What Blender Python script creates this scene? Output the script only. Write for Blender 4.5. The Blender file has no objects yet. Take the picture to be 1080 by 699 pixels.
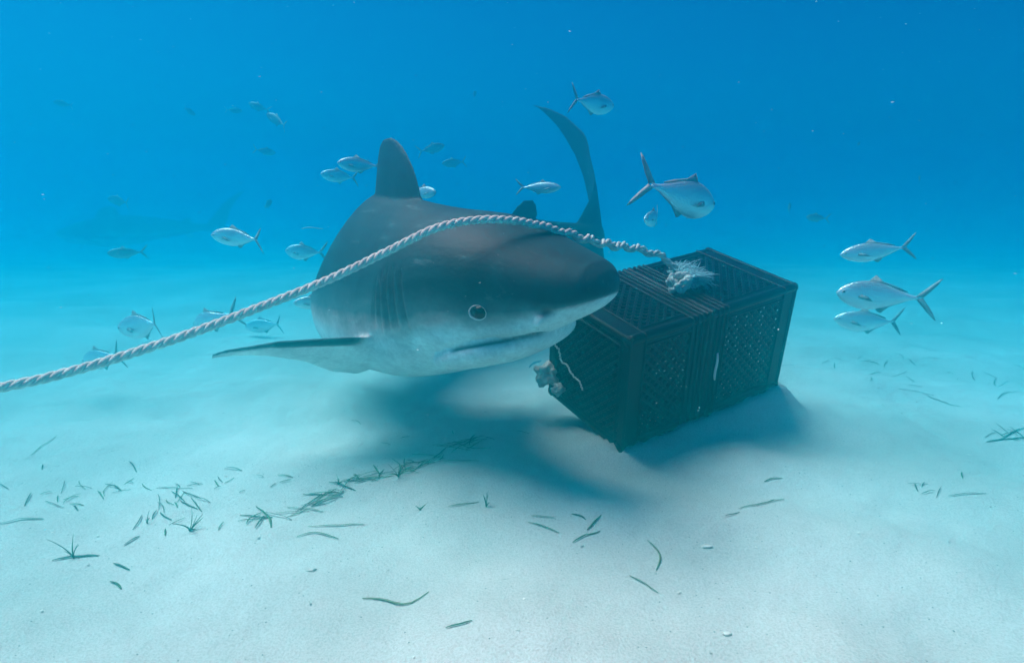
import bpy, bmesh, math, random
import numpy as np
from mathutils import Vector, Matrix, Euler, noise
R = math.radians
random.seed(7)
SC = bpy.context.scene
COL = SC.collection

# ------------------------------------------------------------------ camera, sky, sun, exposure
CAM_H, PITCH, FPX = 0.68, R(12.8), 704.0
cam = bpy.data.cameras.new('camera')
cam.sensor_width = 36.0; cam.lens = 36.0 * FPX / 1080.0
cam.clip_start = 0.02; cam.clip_end = 500
camo = bpy.data.objects.new('camera', cam); COL.objects.link(camo)
camo.location = (0, 0, CAM_H); camo.rotation_euler = (R(90) - PITCH, 0, 0)
SC.camera = camo

SUN_EL, SUN_AZ = R(62), R(-64)          # azimuth measured from +Y towards +X: the sun stands high to the left
sd = Vector((math.cos(SUN_EL) * math.sin(SUN_AZ), math.cos(SUN_EL) * math.cos(SUN_AZ), math.sin(SUN_EL)))
sun = bpy.data.lights.new('sun', 'SUN'); sun.energy = 5.0; sun.angle = R(44); sun.color = (1.0, 0.182, 0.152)
suno = bpy.data.objects.new('sun', sun); COL.objects.link(suno)
suno.rotation_euler = (-sd).to_track_quat('-Z', 'Y').to_euler(); suno.location = (-4, 2, 8)

W = bpy.data.worlds.new('World'); SC.world = W; W.use_nodes = True
wn, wl = W.node_tree.nodes, W.node_tree.links
bg = wn['Background']; bg.inputs['Strength'].default_value = 0.05
sky = wn.new('ShaderNodeTexSky'); sky.sky_type = 'NISHITA'; sky.sun_disc = False
sky.sun_elevation = SUN_EL; sky.sun_rotation = SUN_AZ
tint = wn.new('ShaderNodeMix'); tint.data_type = 'RGBA'; tint.blend_type = 'MULTIPLY'; tint.inputs[0].default_value = 1
tint.inputs[7].default_value = (0.005, 0.155, 0.28, 1)   # daylight after the water above has taken out the red
wl.new(sky.outputs[0], tint.inputs[6]); wl.new(tint.outputs[2], bg.inputs['Color'])

SC.view_settings.view_transform = 'Standard'; SC.view_settings.look = 'None'
SC.view_settings.exposure = 2.76; SC.view_settings.gamma = 1.0
SC.view_settings.use_curve_mapping = False
SC.render.engine = 'CYCLES'
SC.cycles.use_denoising = True
SC.cycles.max_bounces = 8; SC.cycles.volume_bounces = 4; SC.cycles.diffuse_bounces = 3; SC.cycles.glossy_bounces = 3

# ------------------------------------------------------------------ helpers
CF = Vector((0, math.cos(PITCH), -math.sin(PITCH))); CU = Vector((0, math.sin(PITCH), math.cos(PITCH))); CR = Vector((1, 0, 0))
CP = Vector((0, 0, CAM_H))
def at(px, py, d):
    """world point seen at photograph pixel px, py at distance d along the view axis"""
    return CP + d * (CF + CR * ((px - 540) / FPX) + CU * ((350 - py) / FPX))

def smooth(a, b, x):
    t = min(1, max(0, (x - a) / (b - a))); return t * t * (3 - 2 * t)

def new_obj(name, me, parent=None):
    o = bpy.data.objects.new(name, me); COL.objects.link(o)
    if parent: o.parent = parent
    return o
def from_bm(name, bm, mat, parent=None, sm=True):
    me = bpy.data.meshes.new(name); bmesh.ops.recalc_face_normals(bm, faces=bm.faces[:]); bm.to_mesh(me); bm.free()
    if mat: me.materials.append(mat)
    if sm: me.polygons.foreach_set('use_smooth', [True] * len(me.polygons))
    return new_obj(name, me, parent)
def tag(o, label=None, cat=None, group=None, kind=None):
    if label: o['label'] = label
    if cat: o['category'] = cat
    if group: o['group'] = group
    if kind: o['kind'] = kind
    return o
def empty(name, loc=(0, 0, 0)):
    o = bpy.data.objects.new(name, None); COL.objects.link(o); o.location = loc; o.empty_display_size = 0.05
    return o
def copy_tree(o, parent=None):
    c = o.copy(); COL.objects.link(c)
    if parent: c.parent = parent
    for ch in list(o.children): copy_tree(ch, c)
    return c

def tube(bm, pts, rad, n=8, cap=True):
    """tube along pts; rad is a number or a list"""
    pts = [Vector(p) for p in pts]; rings = []
    up = Vector((0, 0, 1)); prev = None
    for i, p in enumerate(pts):
        t = (pts[min(i + 1, len(pts) - 1)] - pts[max(i - 1, 0)]).normalized()
        if prev is None:
            a = t.cross(up)
            if a.length < 1e-3: a = t.cross(Vector((1, 0, 0)))
        else: a = prev - t * prev.dot(t)
        a.normalize(); prev = a; b = t.cross(a)
        r = rad[i] if hasattr(rad, '__len__') else rad
        rings.append([bm.verts.new(p + (a * math.cos(k * 2 * math.pi / n) + b * math.sin(k * 2 * math.pi / n)) * r) for k in range(n)])
    for u, v in zip(rings[:-1], rings[1:]):
        for k in range(n): bm.faces.new((u[k], u[(k + 1) % n], v[(k + 1) % n], v[k]))
    if cap:
        bm.faces.new(rings[0][::-1]); bm.faces.new(rings[-1])

def loft(bm, rings):
    vs = [[bm.verts.new(p) for p in r] for r in rings]; n = len(vs[0])
    for u, v in zip(vs[:-1], vs[1:]):
        for k in range(n): bm.faces.new((u[k], u[(k + 1) % n], v[(k + 1) % n], v[k]))
    bm.faces.new(vs[0][::-1]); bm.faces.new(vs[-1])

def box(bm, lo, hi, M=None):
    vs = [bm.verts.new((x, y, z)) for x in (lo[0], hi[0]) for y in (lo[1], hi[1]) for z in (lo[2], hi[2])]
    for f in ((0, 1, 3, 2), (4, 6, 7, 5), (0, 4, 5, 1), (2, 3, 7, 6), (0, 2, 6, 4), (1, 5, 7, 3)): bm.faces.new([vs[i] for i in f])
    if M is not None:
        for v in vs: v.co = M @ v.co
    return vs

class Spline:
    """Catmull-Rom through points, addressed by arc length"""
    def __init__(s, pts, step=40):
        P = [np.array(p, float) for p in pts]; P = [2 * P[0] - P[1]] + P + [2 * P[-1] - P[-2]]
        out = []
        for i in range(1, len(P) - 2):
            a, b, c, d = P[i - 1:i + 3]
            for k in range(step):
                t = k / step
                out.append(.5 * (2 * b + (c - a) * t + (2 * a - 5 * b + 4 * c - d) * t * t + (3 * b - a - 3 * c + d) * t ** 3))
        out.append(P[-2]); s.p = np.array(out)
        s.l = np.concatenate([[0], np.cumsum(np.linalg.norm(np.diff(s.p, axis=0), axis=1))]); s.L = s.l[-1]
    def pos(s, x):
        x = np.asarray(x, float); r = np.stack([np.interp(x, s.l, s.p[:, k]) for k in range(3)], -1)
        e = np.clip(x - s.L, 0, None)[..., None]; d = s.p[-1] - s.p[-4]; d = d / np.linalg.norm(d)
        e0 = np.clip(-x, 0, None)[..., None]; d0 = s.p[0] - s.p[3]; d0 = d0 / np.linalg.norm(d0)
        return r + e * d + e0 * d0
    def tan(s, x, h=.04):
        t = s.pos(np.asarray(x) + h) - s.pos(np.asarray(x) - h)
        return t / np.linalg.norm(t, axis=-1, keepdims=True)

# ------------------------------------------------------------------ materials
def mat(name):
    m = bpy.data.materials.new(name); m.use_nodes = True
    return m, m.node_tree.nodes, m.node_tree.links, m.node_tree.nodes['Principled BSDF']
def simple(name, col, rough=.6, metal=0., spec=.5, var=.0, scale=30., bump=0., bscale=200., sheen=0.):
    m, n, l, b = mat(name)
    b.inputs['Roughness'].default_value = rough; b.inputs['Metallic'].default_value = metal
    b.inputs['Specular IOR Level'].default_value = spec
    b.inputs['Base Color'].default_value = (*col, 1)
    if var or bump:
        tc = n.new('ShaderNodeTexCoord')
    if var:
        no = n.new('ShaderNodeTexNoise'); no.inputs['Scale'].default_value = scale; no.inputs['Detail'].default_value = 5
        l.new(tc.outputs['Object'], no.inputs['Vector'])
        cr = n.new('ShaderNodeValToRGB'); cr.color_ramp.elements[0].position = .3; cr.color_ramp.elements[1].position = .7
        cr.color_ramp.elements[0].color = (*[c * (1 - var) for c in col], 1); cr.color_ramp.elements[1].color = (*[min(1, c * (1 + var)) for c in col], 1)
        l.new(no.outputs[0], cr.inputs[0]); l.new(cr.outputs[0], b.inputs['Base Color'])
    if bump:
        nb = n.new('ShaderNodeTexNoise'); nb.inputs['Scale'].default_value = bscale; nb.inputs['Detail'].default_value = 3
        l.new(tc.outputs['Object'], nb.inputs['Vector'])
        bp = n.new('ShaderNodeBump'); bp.inputs['Strength'].default_value = bump; bp.inputs['Distance'].default_value = .004
        l.new(nb.outputs[0], bp.inputs['Height']); l.new(bp.outputs[0], b.inputs['Normal'])
    return m

def sand_mat():
    m, n, l, b = mat('pale_sand')
    tc = n.new('ShaderNodeTexCoord')
    def nz(s, d=4): 
        q = n.new('ShaderNodeTexNoise'); q.inputs['Scale'].default_value = s; q.inputs['Detail'].default_value = d
        l.new(tc.outputs['Object'], q.inputs['Vector']); return q
    big, mid, fine, grit = nz(2.2, 5), nz(22, 4), nz(260, 2), nz(700, 1)
    cr = n.new('ShaderNodeValToRGB'); cr.color_ramp.elements[0].position = .32; cr.color_ramp.elements[1].position = .68
    cr.color_ramp.elements[0].color = (.52, .51, .46, 1); cr.color_ramp.elements[1].color = (.72, .69, .63, 1)
    l.new(big.outputs[0], cr.inputs[0])
    cr2 = n.new('ShaderNodeValToRGB'); cr2.color_ramp.elements[0].position = .28; cr2.color_ramp.elements[1].position = .62
    cr2.color_ramp.elements[0].color = (.80, .78, .75, 1); cr2.color_ramp.elements[1].color = (1, 1, 1, 1)
    l.new(fine.outputs[0], cr2.inputs[0])
    mx = n.new('ShaderNodeMix'); mx.data_type = 'RGBA'; mx.blend_type = 'MULTIPLY'; mx.inputs[0].default_value = 1
    l.new(cr.outputs[0], mx.inputs[6]); l.new(cr2.outputs[0], mx.inputs[7])
    # sparse dark grains and pale shell grains
    vo = n.new('ShaderNodeTexVoronoi'); vo.inputs['Scale'].default_value = 90; l.new(tc.outputs['Object'], vo.inputs['Vector'])
    lt = n.new('ShaderNodeMath'); lt.operation = 'LESS_THAN'; lt.inputs[1].default_value = .12; l.new(vo.outputs['Distance'], lt.inputs[0])
    sp = n.new('ShaderNodeSeparateColor'); l.new(vo.outputs['Color'], sp.inputs[0])
    gt = n.new('ShaderNodeMath'); gt.operation = 'GREATER_THAN'; gt.inputs[1].default_value = .86; l.new(sp.outputs[0], gt.inputs[0])
    an = n.new('ShaderNodeMath'); an.operation = 'MULTIPLY'; l.new(lt.outputs[0], an.inputs[0]); l.new(gt.outputs[0], an.inputs[1])
    mx2 = n.new('ShaderNodeMix'); mx2.data_type = 'RGBA'; l.new(an.outputs[0], mx2.inputs[0]); l.new(mx.outputs[2], mx2.inputs[6])
    mx2.inputs[7].default_value = (.16, .14, .11, 1)
    l.new(mx2.outputs[2], b.inputs['Base Color'])
    b.inputs['Roughness'].default_value = .9; b.inputs['Specular IOR Level'].default_value = .25
    ad = n.new('ShaderNodeMath'); ad.operation = 'MULTIPLY_ADD'; ad.inputs[1].default_value = .35
    l.new(grit.outputs[0], ad.inputs[0]); l.new(fine.outputs[0], ad.inputs[2])
    ad2 = n.new('ShaderNodeMath'); ad2.operation = 'MULTIPLY_ADD'; ad2.inputs[1].default_value = 2.2
    l.new(mid.outputs[0], ad2.inputs[0]); l.new(ad.outputs[0], ad2.inputs[2])
    bp = n.new('ShaderNodeBump'); bp.inputs['Strength'].default_value = .38; bp.inputs['Distance'].default_value = .006
    l.new(ad2.outputs[0], bp.inputs['Height']); l.new(bp.outputs[0], b.inputs['Normal'])
    return m

def shark_mat():
    m, n, l, b = mat('shark_skin')
    tc = n.new('ShaderNodeTexCoord')
    def attr(nm):
        q = n.new('ShaderNodeAttribute'); q.attribute_name = nm; return q
    ab = attr('back'); am = attr('mark'); ar = attr('rest')
    nz = n.new('ShaderNodeTexNoise'); nz.inputs['Scale'].default_value = 9; nz.inputs['Detail'].default_value = 6; nz.inputs['Roughness'].default_value = .65
    l.new(ar.outputs['Vector'], nz.inputs['Vector'])
    fz = n.new('ShaderNodeTexNoise'); fz.inputs['Scale'].default_value = 120; fz.inputs['Detail'].default_value = 3; l.new(ar.outputs['Vector'], fz.inputs['Vector'])
    ed = n.new('ShaderNodeMath'); ed.operation = 'MULTIPLY_ADD'; ed.inputs[1].default_value = .30; l.new(nz.outputs[0], ed.inputs[0]); 
    sb = n.new('ShaderNodeMath'); sb.operation = 'SUBTRACT'; sb.inputs[1].default_value = .15; l.new(ab.outputs['Fac'], sb.inputs[0]); l.new(sb.outputs[0], ed.inputs[2])
    cr = n.new('ShaderNodeValToRGB'); e = cr.color_ramp.elements
    e[0].position = .18; e[0].color = (.70, .80, .76, 1); e[1].position = .85; e[1].color = (.009, .050, .060, 1)
    for p, c in ((.38, (.40, .40, .37)), (.55, (.07, .15, .155)),):
        x = e.new(p); x.color = (*c, 1)
    l.new(ed.outputs[0], cr.inputs[0])
    cr2 = n.new('ShaderNodeValToRGB'); cr2.color_ramp.elements[0].position = .3; cr2.color_ramp.elements[1].position = .7
    cr2.color_ramp.elements[0].color = (.84, .84, .84, 1); cr2.color_ramp.elements[1].color = (1.06, 1.06, 1.06, 1)
    l.new(fz.outputs[0], cr2.inputs[0])
    mx = n.new('ShaderNodeMix'); mx.data_type = 'RGBA'; mx.blend_type = 'MULTIPLY'; mx.inputs[0].default_value = 1
    l.new(cr.outputs[0], mx.inputs[6]); l.new(cr2.outputs[0], mx.inputs[7])
    mp = n.new('ShaderNodeMapping'); mp.inputs['Rotation'].default_value = (.3, .5, .2); mp.inputs['Scale'].default_value = (3, 26, 9); l.new(ar.outputs['Vector'], mp.inputs[0])
    sz = n.new('ShaderNodeTexNoise'); sz.inputs['Scale'].default_value = 2.4; sz.inputs['Detail'].default_value = 8; sz.inputs['Roughness'].default_value = .7; l.new(mp.outputs[0], sz.inputs['Vector'])
    sr = n.new('ShaderNodeValToRGB'); sr.color_ramp.elements[0].position = .60; sr.color_ramp.elements[1].position = .74; sr.color_ramp.elements[0].color = (0, 0, 0, 1); sr.color_ramp.elements[1].color = (.55, .55, .55, 1)
    l.new(sz.outputs[0], sr.inputs[0])
    sm_ = n.new('ShaderNodeMix'); sm_.data_type = 'RGBA'; l.new(sr.outputs[0], sm_.inputs[0]); l.new(mx.outputs[2], sm_.inputs[6]); sm_.inputs[7].default_value = (.14, .30, .30, 1)
    mx = sm_
    bz = n.new('ShaderNodeTexNoise'); bz.inputs['Scale'].default_value = 6.5; bz.inputs['Detail'].default_value = 7; bz.inputs['Roughness'].default_value = .68; l.new(ar.outputs['Vector'], bz.inputs['Vector'])
    br = n.new('ShaderNodeValToRGB'); br.color_ramp.elements[0].position = .36; br.color_ramp.elements[1].position = .66
    br.color_ramp.elements[0].color = (.66, .68, .70, 1); br.color_ramp.elements[1].color = (1.18, 1.18, 1.16, 1); l.new(bz.outputs[0], br.inputs[0])
    bm_ = n.new('ShaderNodeMix'); bm_.data_type = 'RGBA'; bm_.blend_type = 'MULTIPLY'; bm_.inputs[0].default_value = 1
    l.new(mx.outputs[2], bm_.inputs[6]); l.new(br.outputs[0], bm_.inputs[7]); mx = bm_
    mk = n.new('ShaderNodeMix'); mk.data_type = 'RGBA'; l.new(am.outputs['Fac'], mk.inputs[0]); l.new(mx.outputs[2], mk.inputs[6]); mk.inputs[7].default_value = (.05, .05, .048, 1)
    l.new(mk.outputs[2], b.inputs['Base Color'])
    b.inputs['Roughness'].default_value = .6; b.inputs['Specular IOR Level'].default_value = .2
    bp = n.new('ShaderNodeBump'); bp.inputs['Strength'].default_value = .25; bp.inputs['Distance'].default_value = .003
    l.new(fz.outputs[0], bp.inputs['Height']); l.new(bp.outputs[0], b.inputs['Normal'])
    return m

def fish_mat(name='silver_fish_skin', k=1.0, metal=.4):
    m, n, l, b = mat(name)
    tc = n.new('ShaderNodeTexCoord'); sx = n.new('ShaderNodeSeparateXYZ'); l.new(tc.outputs['Object'], sx.inputs[0])
    mr = n.new('ShaderNodeMapRange'); mr.inputs[1].default_value = .03; mr.inputs[2].default_value = .17; l.new(sx.outputs[2], mr.inputs[0])
    vo = n.new('ShaderNodeTexVoronoi'); vo.inputs['Scale'].default_value = 42
    mp = n.new('ShaderNodeMapping'); mp.inputs['Scale'].default_value = (1, .2, 1.6); l.new(tc.outputs['Object'], mp.inputs[0]); l.new(mp.outputs[0], vo.inputs['Vector'])
    nz = n.new('ShaderNodeTexNoise'); nz.inputs['Scale'].default_value = 14; nz.inputs['Detail'].default_value = 4; l.new(tc.outputs['Object'], nz.inputs['Vector'])
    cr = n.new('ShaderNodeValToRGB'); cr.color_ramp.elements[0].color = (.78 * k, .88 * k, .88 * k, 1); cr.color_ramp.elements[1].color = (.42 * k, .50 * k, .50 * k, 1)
    ad = n.new('ShaderNodeMath'); ad.operation = 'MULTIPLY_ADD'; ad.inputs[1].default_value = .5; l.new(nz.outputs[0], ad.inputs[0])
    sb = n.new('ShaderNodeMath'); sb.operation = 'SUBTRACT'; sb.inputs[1].default_value = .22; l.new(mr.outputs[0], sb.inputs[0]); l.new(sb.outputs[0], ad.inputs[2])
    l.new(ad.outputs[0], cr.inputs[0]); l.new(cr.outputs[0], b.inputs['Base Color'])
    b.inputs['Metallic'].default_value = metal; b.inputs['Roughness'].default_value = .22
    bp = n.new('ShaderNodeBump'); bp.inputs['Strength'].default_value = .18; bp.inputs['Distance'].default_value = .010
    mm = n.new('ShaderNodeMath'); mm.operation = 'ADD'; l.new(vo.outputs['Distance'], mm.inputs[0]); l.new(nz.outputs[0], mm.inputs[1])
    l.new(mm.outputs[0], bp.inputs['Height']); l.new(bp.outputs[0], b.inputs['Normal'])
    return m

def blade_mat(name, c1, c2):
    m, n, l, b = mat(name)
    tc = n.new('ShaderNodeTexCoord'); nz = n.new('ShaderNodeTexNoise'); nz.inputs['Scale'].default_value = 60; nz.inputs['Detail'].default_value = 4
    l.new(tc.outputs['Object'], nz.inputs['Vector'])
    cr = n.new('ShaderNodeValToRGB'); cr.color_ramp.elements[0].position = .35; cr.color_ramp.elements[1].position = .68
    cr.color_ramp.elements[0].color = (*c1, 1); cr.color_ramp.elements[1].color = (*c2, 1)
    l.new(nz.outputs[0], cr.inputs[0]); l.new(cr.outputs[0], b.inputs['Base Color'])
    b.inputs['Roughness'].default_value = .6
    return m

M_SAND = sand_mat(); M_SHARK = shark_mat(); M_FISH = fish_mat(); M_FISH_DARK = fish_mat('distant_fish_skin', .4, .2)  # M_FISH_DARK: darker, less metallic copy of the fish skin for distant fish
M_FIN = simple('fish_fin', (.24, .31, .31), .5, 0, .4, .3, 20)
M_EYE = simple('black_eye', (.004, .004, .005), .22, 0, .35)
M_IRIS = simple('pale_iris', (.62, .63, .60), .3, .3)
M_PLASTIC = simple('black_plastic', (.0015, .003, .008), .34, 0, .2, .35, 25, .25, 260)
M_ROPE = simple('white_rope', (.55, .66, .60), .8, 0, .2, .22, 90, .6, 700)
M_FRAY = simple('frayed_fibre', (.30, .60, .63), .8, 0, .2, .15, 60)
M_BAIT = simple('pale_bait_flesh', (.60, .55, .48), .6, 0, .4, .35, 40, .6, 150)
M_TIE = simple('white_tie', (.75, .75, .72), .5)
M_SPECK = simple('pale_speck', (.22, .66, .68), .7)
M_SHELL = simple('shell_bit', (.70, .64, .55), .6, 0, .4, .3, 60)
M_BLADE = [blade_mat('green_blade', (.05, .11, .035), (.14, .22, .07)), blade_mat('dark_blade', (.045, .055, .028), (.10, .11, .055)),
           blade_mat('olive_blade', (.12, .15, .06), (.26, .27, .12))]

# ------------------------------------------------------------------ crate pose (needed by the sand that drifts round it)
CRATE_ROT = None
def crate_axes():
    a = (CR * .857 + CU * .250 + CF * .451).normalized()
    up = (CR * -.0065 + CU * .8835 - CF * .468)
    up = (up - a * up.dot(a)).normalized()
    b = up.cross(a).normalized()
    return a, b, up
CA, CB, CC = crate_axes()
S = .33
C0 = at(0, 0, 0) + S * (CR * .838 - CU * .94 + CF * 5.14)      # near bottom corner
CL, CW, CHt = .585, .33, .33
def cw(a, b, c): return C0 + CA * a + CB * b + CC * c

# ------------------------------------------------------------------ sea floor
def seabed(x, y):
    z = .020 * (noise.noise(Vector((x * 1.1, y * 1.1, 3.1)))) + .018 * noise.noise(Vector((x * 2.7, y * 3.3, 7.7)))
    z += .0075 * noise.noise(Vector((x * 7.5 + y * 2, y * 9, 1.3))) + .0042 * noise.noise(Vector((x * 20, y * 23, 5.3))) + .0016 * noise.noise(Vector((x * 55, y * 60, 8.3)))
    # broad low ripples running away to the right
    u = x * .35 + y * .94 + .12 * noise.noise(Vector((x * 1.4, y * 1.4, 9)))
    rp = math.sin(u * 2 * math.pi / .40)
    z += .0105 * (rp * abs(rp) ** .3) * (.4 + .6 * abs(noise.noise(Vector((x * .8, y * .8, 21))))) 
    # the floor falls away gently behind
    if y > 3.5: z -= .045 * smooth(3.5, 7, y) * (min(y, 9) - 3.5)
    # sand banked up under the leaning crate
    p = Vector((x, y, z)) - C0
    # point under the crate's bottom plane
    n2 = CC; zb = C0.z - (n2.x * (x - C0.x) + n2.y * (y - C0.y)) / n2.z
    q = Vector((x, y, zb)) - C0; a, b = q.dot(CA), q.dot(CB)
    da = max(0, -a, a - CL); db = max(0, -b, b - CW); d = math.hypot(da, db)
    w = math.exp(-(d / .07) ** 2) * (1 - smooth(.04, .22, b))
    target = zb + .012 + .012 * noise.noise(Vector((x * 14, y * 14, 2)))
    if d == 0: target = min(zb - .004, max(z, zb - .004))
    if d < .03: z = min(z, zb - .004)
    return z * (1 - w) + target * w
def ground(px, py):
    """point of the sea floor seen at a photograph pixel"""
    d = (CF + CR * ((px - 540) / FPX) + CU * ((350 - py) / FPX)); t = CAM_H / -d.z
    for _ in range(8):
        p = CP + d * t; t = (seabed(p.x, p.y) - CAM_H) / d.z
    p = CP + d * t
    return Vector((p.x, p.y, seabed(p.x, p.y)))

def axis(lo, hi, fine_lo, fine_hi, step, grow=1.16):
    v = list(np.arange(fine_lo, fine_hi, step)); s = step; x = v[-1]
    while x < hi: s *= grow; x += s; v.append(min(x, hi))
    s = step; x = v[0]; left = []
    while x > lo: s *= grow; x -= s; left.append(max(x, lo))
    return left[::-1] + v
xs = axis(-24, 24, -1.9, 2.1, .016); ys = axis(-10, 24, .55, 3.4, .016)
V = [(x, y, seabed(x, y)) for y in ys for x in xs]; nx = len(xs)
F = [(j * nx + i, j * nx + i + 1, (j + 1) * nx + i + 1, (j + 1) * nx + i) for j in range(len(ys) - 1) for i in range(nx - 1)]
me = bpy.data.meshes.new('sea_floor'); me.from_pydata(V, [], F); me.materials.append(M_SAND)
me.polygons.foreach_set('use_smooth', [True] * len(me.polygons))
tag(new_obj('sea_floor', me), kind='structure')

# ------------------------------------------------------------------ water (the closed body of blue water round camera and scene)
def water():
    bm = bmesh.new(); box(bm, (-25, -11, -1.9), (25, 25, 1.22))
    m = bpy.data.materials.new('blue_water'); m.use_nodes = True; n, l = m.node_tree.nodes, m.node_tree.links
    n.remove(n['Principled BSDF'])
    pv = n.new('ShaderNodeVolumePrincipled')
    ext = Vector(WATER_EXT); alb = Vector(WATER_ALB); den = 1.0
    # Principled Volume: scatter = density*colour, absorption = density*(1-colour)*(1-absorption colour)
    sc = Vector([e * a for e, a in zip(ext, alb)]); ab = ext - sc
    col = sc; acol = [max(0, 1 - (a / (1 - c))) for a, c in zip(ab, col)]
    den = max(1, max(a / (1 - c) for a, c in zip(ab, col)))
    if den > 1:
        den = max(ext) * 1.02
        col = sc / den; acol = [max(0, 1 - (a / den) / (1 - c)) for a, c in zip(ab, col)]
    # the node takes the square root of the absorption colour's complement: feed it squared
    pv.inputs['Color'].default_value = (*col, 1)
    pv.inputs['Absorption Color'].default_value = (*[c * c for c in acol], 1)
    pv.inputs['Density'].default_value = den
    pv.inputs['Anisotropy'].default_value = .88
    l.new(pv.outputs[0], n['Material Output'].inputs['Volume'])
    o = from_bm('haze', bm, m, sm=False); tag(o, kind='stuff')
WATER_EXT = (.93, .335, .26); WATER_ALB = (.002, .68, .91)
water()

# ------------------------------------------------------------------ shark: built straight (x back from the snout, y to its right, z up), then bent along its spine
UPPER = [  # x, half width, top, bottom
 (.000, .022, .012, -.012), (.010, .056, .032, -.032), (.030, .084, .048, -.048), (.06, .104, .060, -.066), (.10, .123, .074, -.086), (.16, .145, .097, -.102),
 (.22, .163, .122, -.112), (.26, .172, .134, -.128), (.30, .180, .146, -.152), (.36, .190, .162, -.180), (.45, .200, .184, -.210), (.60, .204, .214, -.240), (.80, .188, .236, -.255),
 (1.0, .174, .240, -.245), (1.2, .162, .226, -.215), (1.45, .158, .196, -.170), (1.70, .134, .150, -.130), (1.95, .090, .104, -.090), (2.15, .060, .074, -.060),
 (2.30, .046, .058, -.046), (2.45, .022, .05, -.03)]
JAW = [(.108, .020, -.086, -.098), (.116, .060, -.082, -.116), (.135, .092, -.078, -.134), (.165, .117, -.078, -.152), (.205, .138, -.082, -.169), (.25, .152, -.084, -.180),
       (.30, .156, -.095, -.189), (.36, .145, -.115, -.196), (.42, .11, -.14, -.200)]
def sec(x, T):
    c = [r[0] for r in T]; return [np.interp(x, c, [r[k] for r in T]) for k in (1, 2, 3)]
def ring(x, w, zt, zb, n=40, e=2.15, zc=None, e2=None):
    zc = (zt + zb) / 2 if zc is None else zc; out = []
    for k in range(n):
        a = 2 * math.pi * k / n; c, s_ = math.cos(a), math.sin(a)
        ee = e if s_ > 0 or e2 is None else e2
        y = w * math.copysign(abs(c) ** (2 / ee), c); z = zc + (zt - zc if s_ > 0 else zc - zb) * math.copysign(abs(s_) ** (2 / ee), s_)
        out.append((x, y, z))
    return out
def fin(bm, stations, place, tmin=.0085):
    """stations: (span, leading, trailing, thickness); place(span, chord, off) -> point"""
    rings = []
    for s_, le, te, th in stations:
        th = max(th, tmin); m = 12; r = []
        for k in range(m):
            a = 2 * math.pi * k / m; c = (1 - math.cos(a)) / 2; u = c ** .8
            prof = math.sin(a); tt = th * .5 * prof * (1.25 - .75 * u)
            if abs(prof) < 1e-6: tt = 0
            tt = math.copysign(max(abs(tt), tmin * .5 * (abs(prof) > .2)), prof) if abs(prof) > .2 else tt
            r.append(place(s_, le + (te - le) * u, tt))
        rings.append(r)
    loft(bm, rings)

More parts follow.
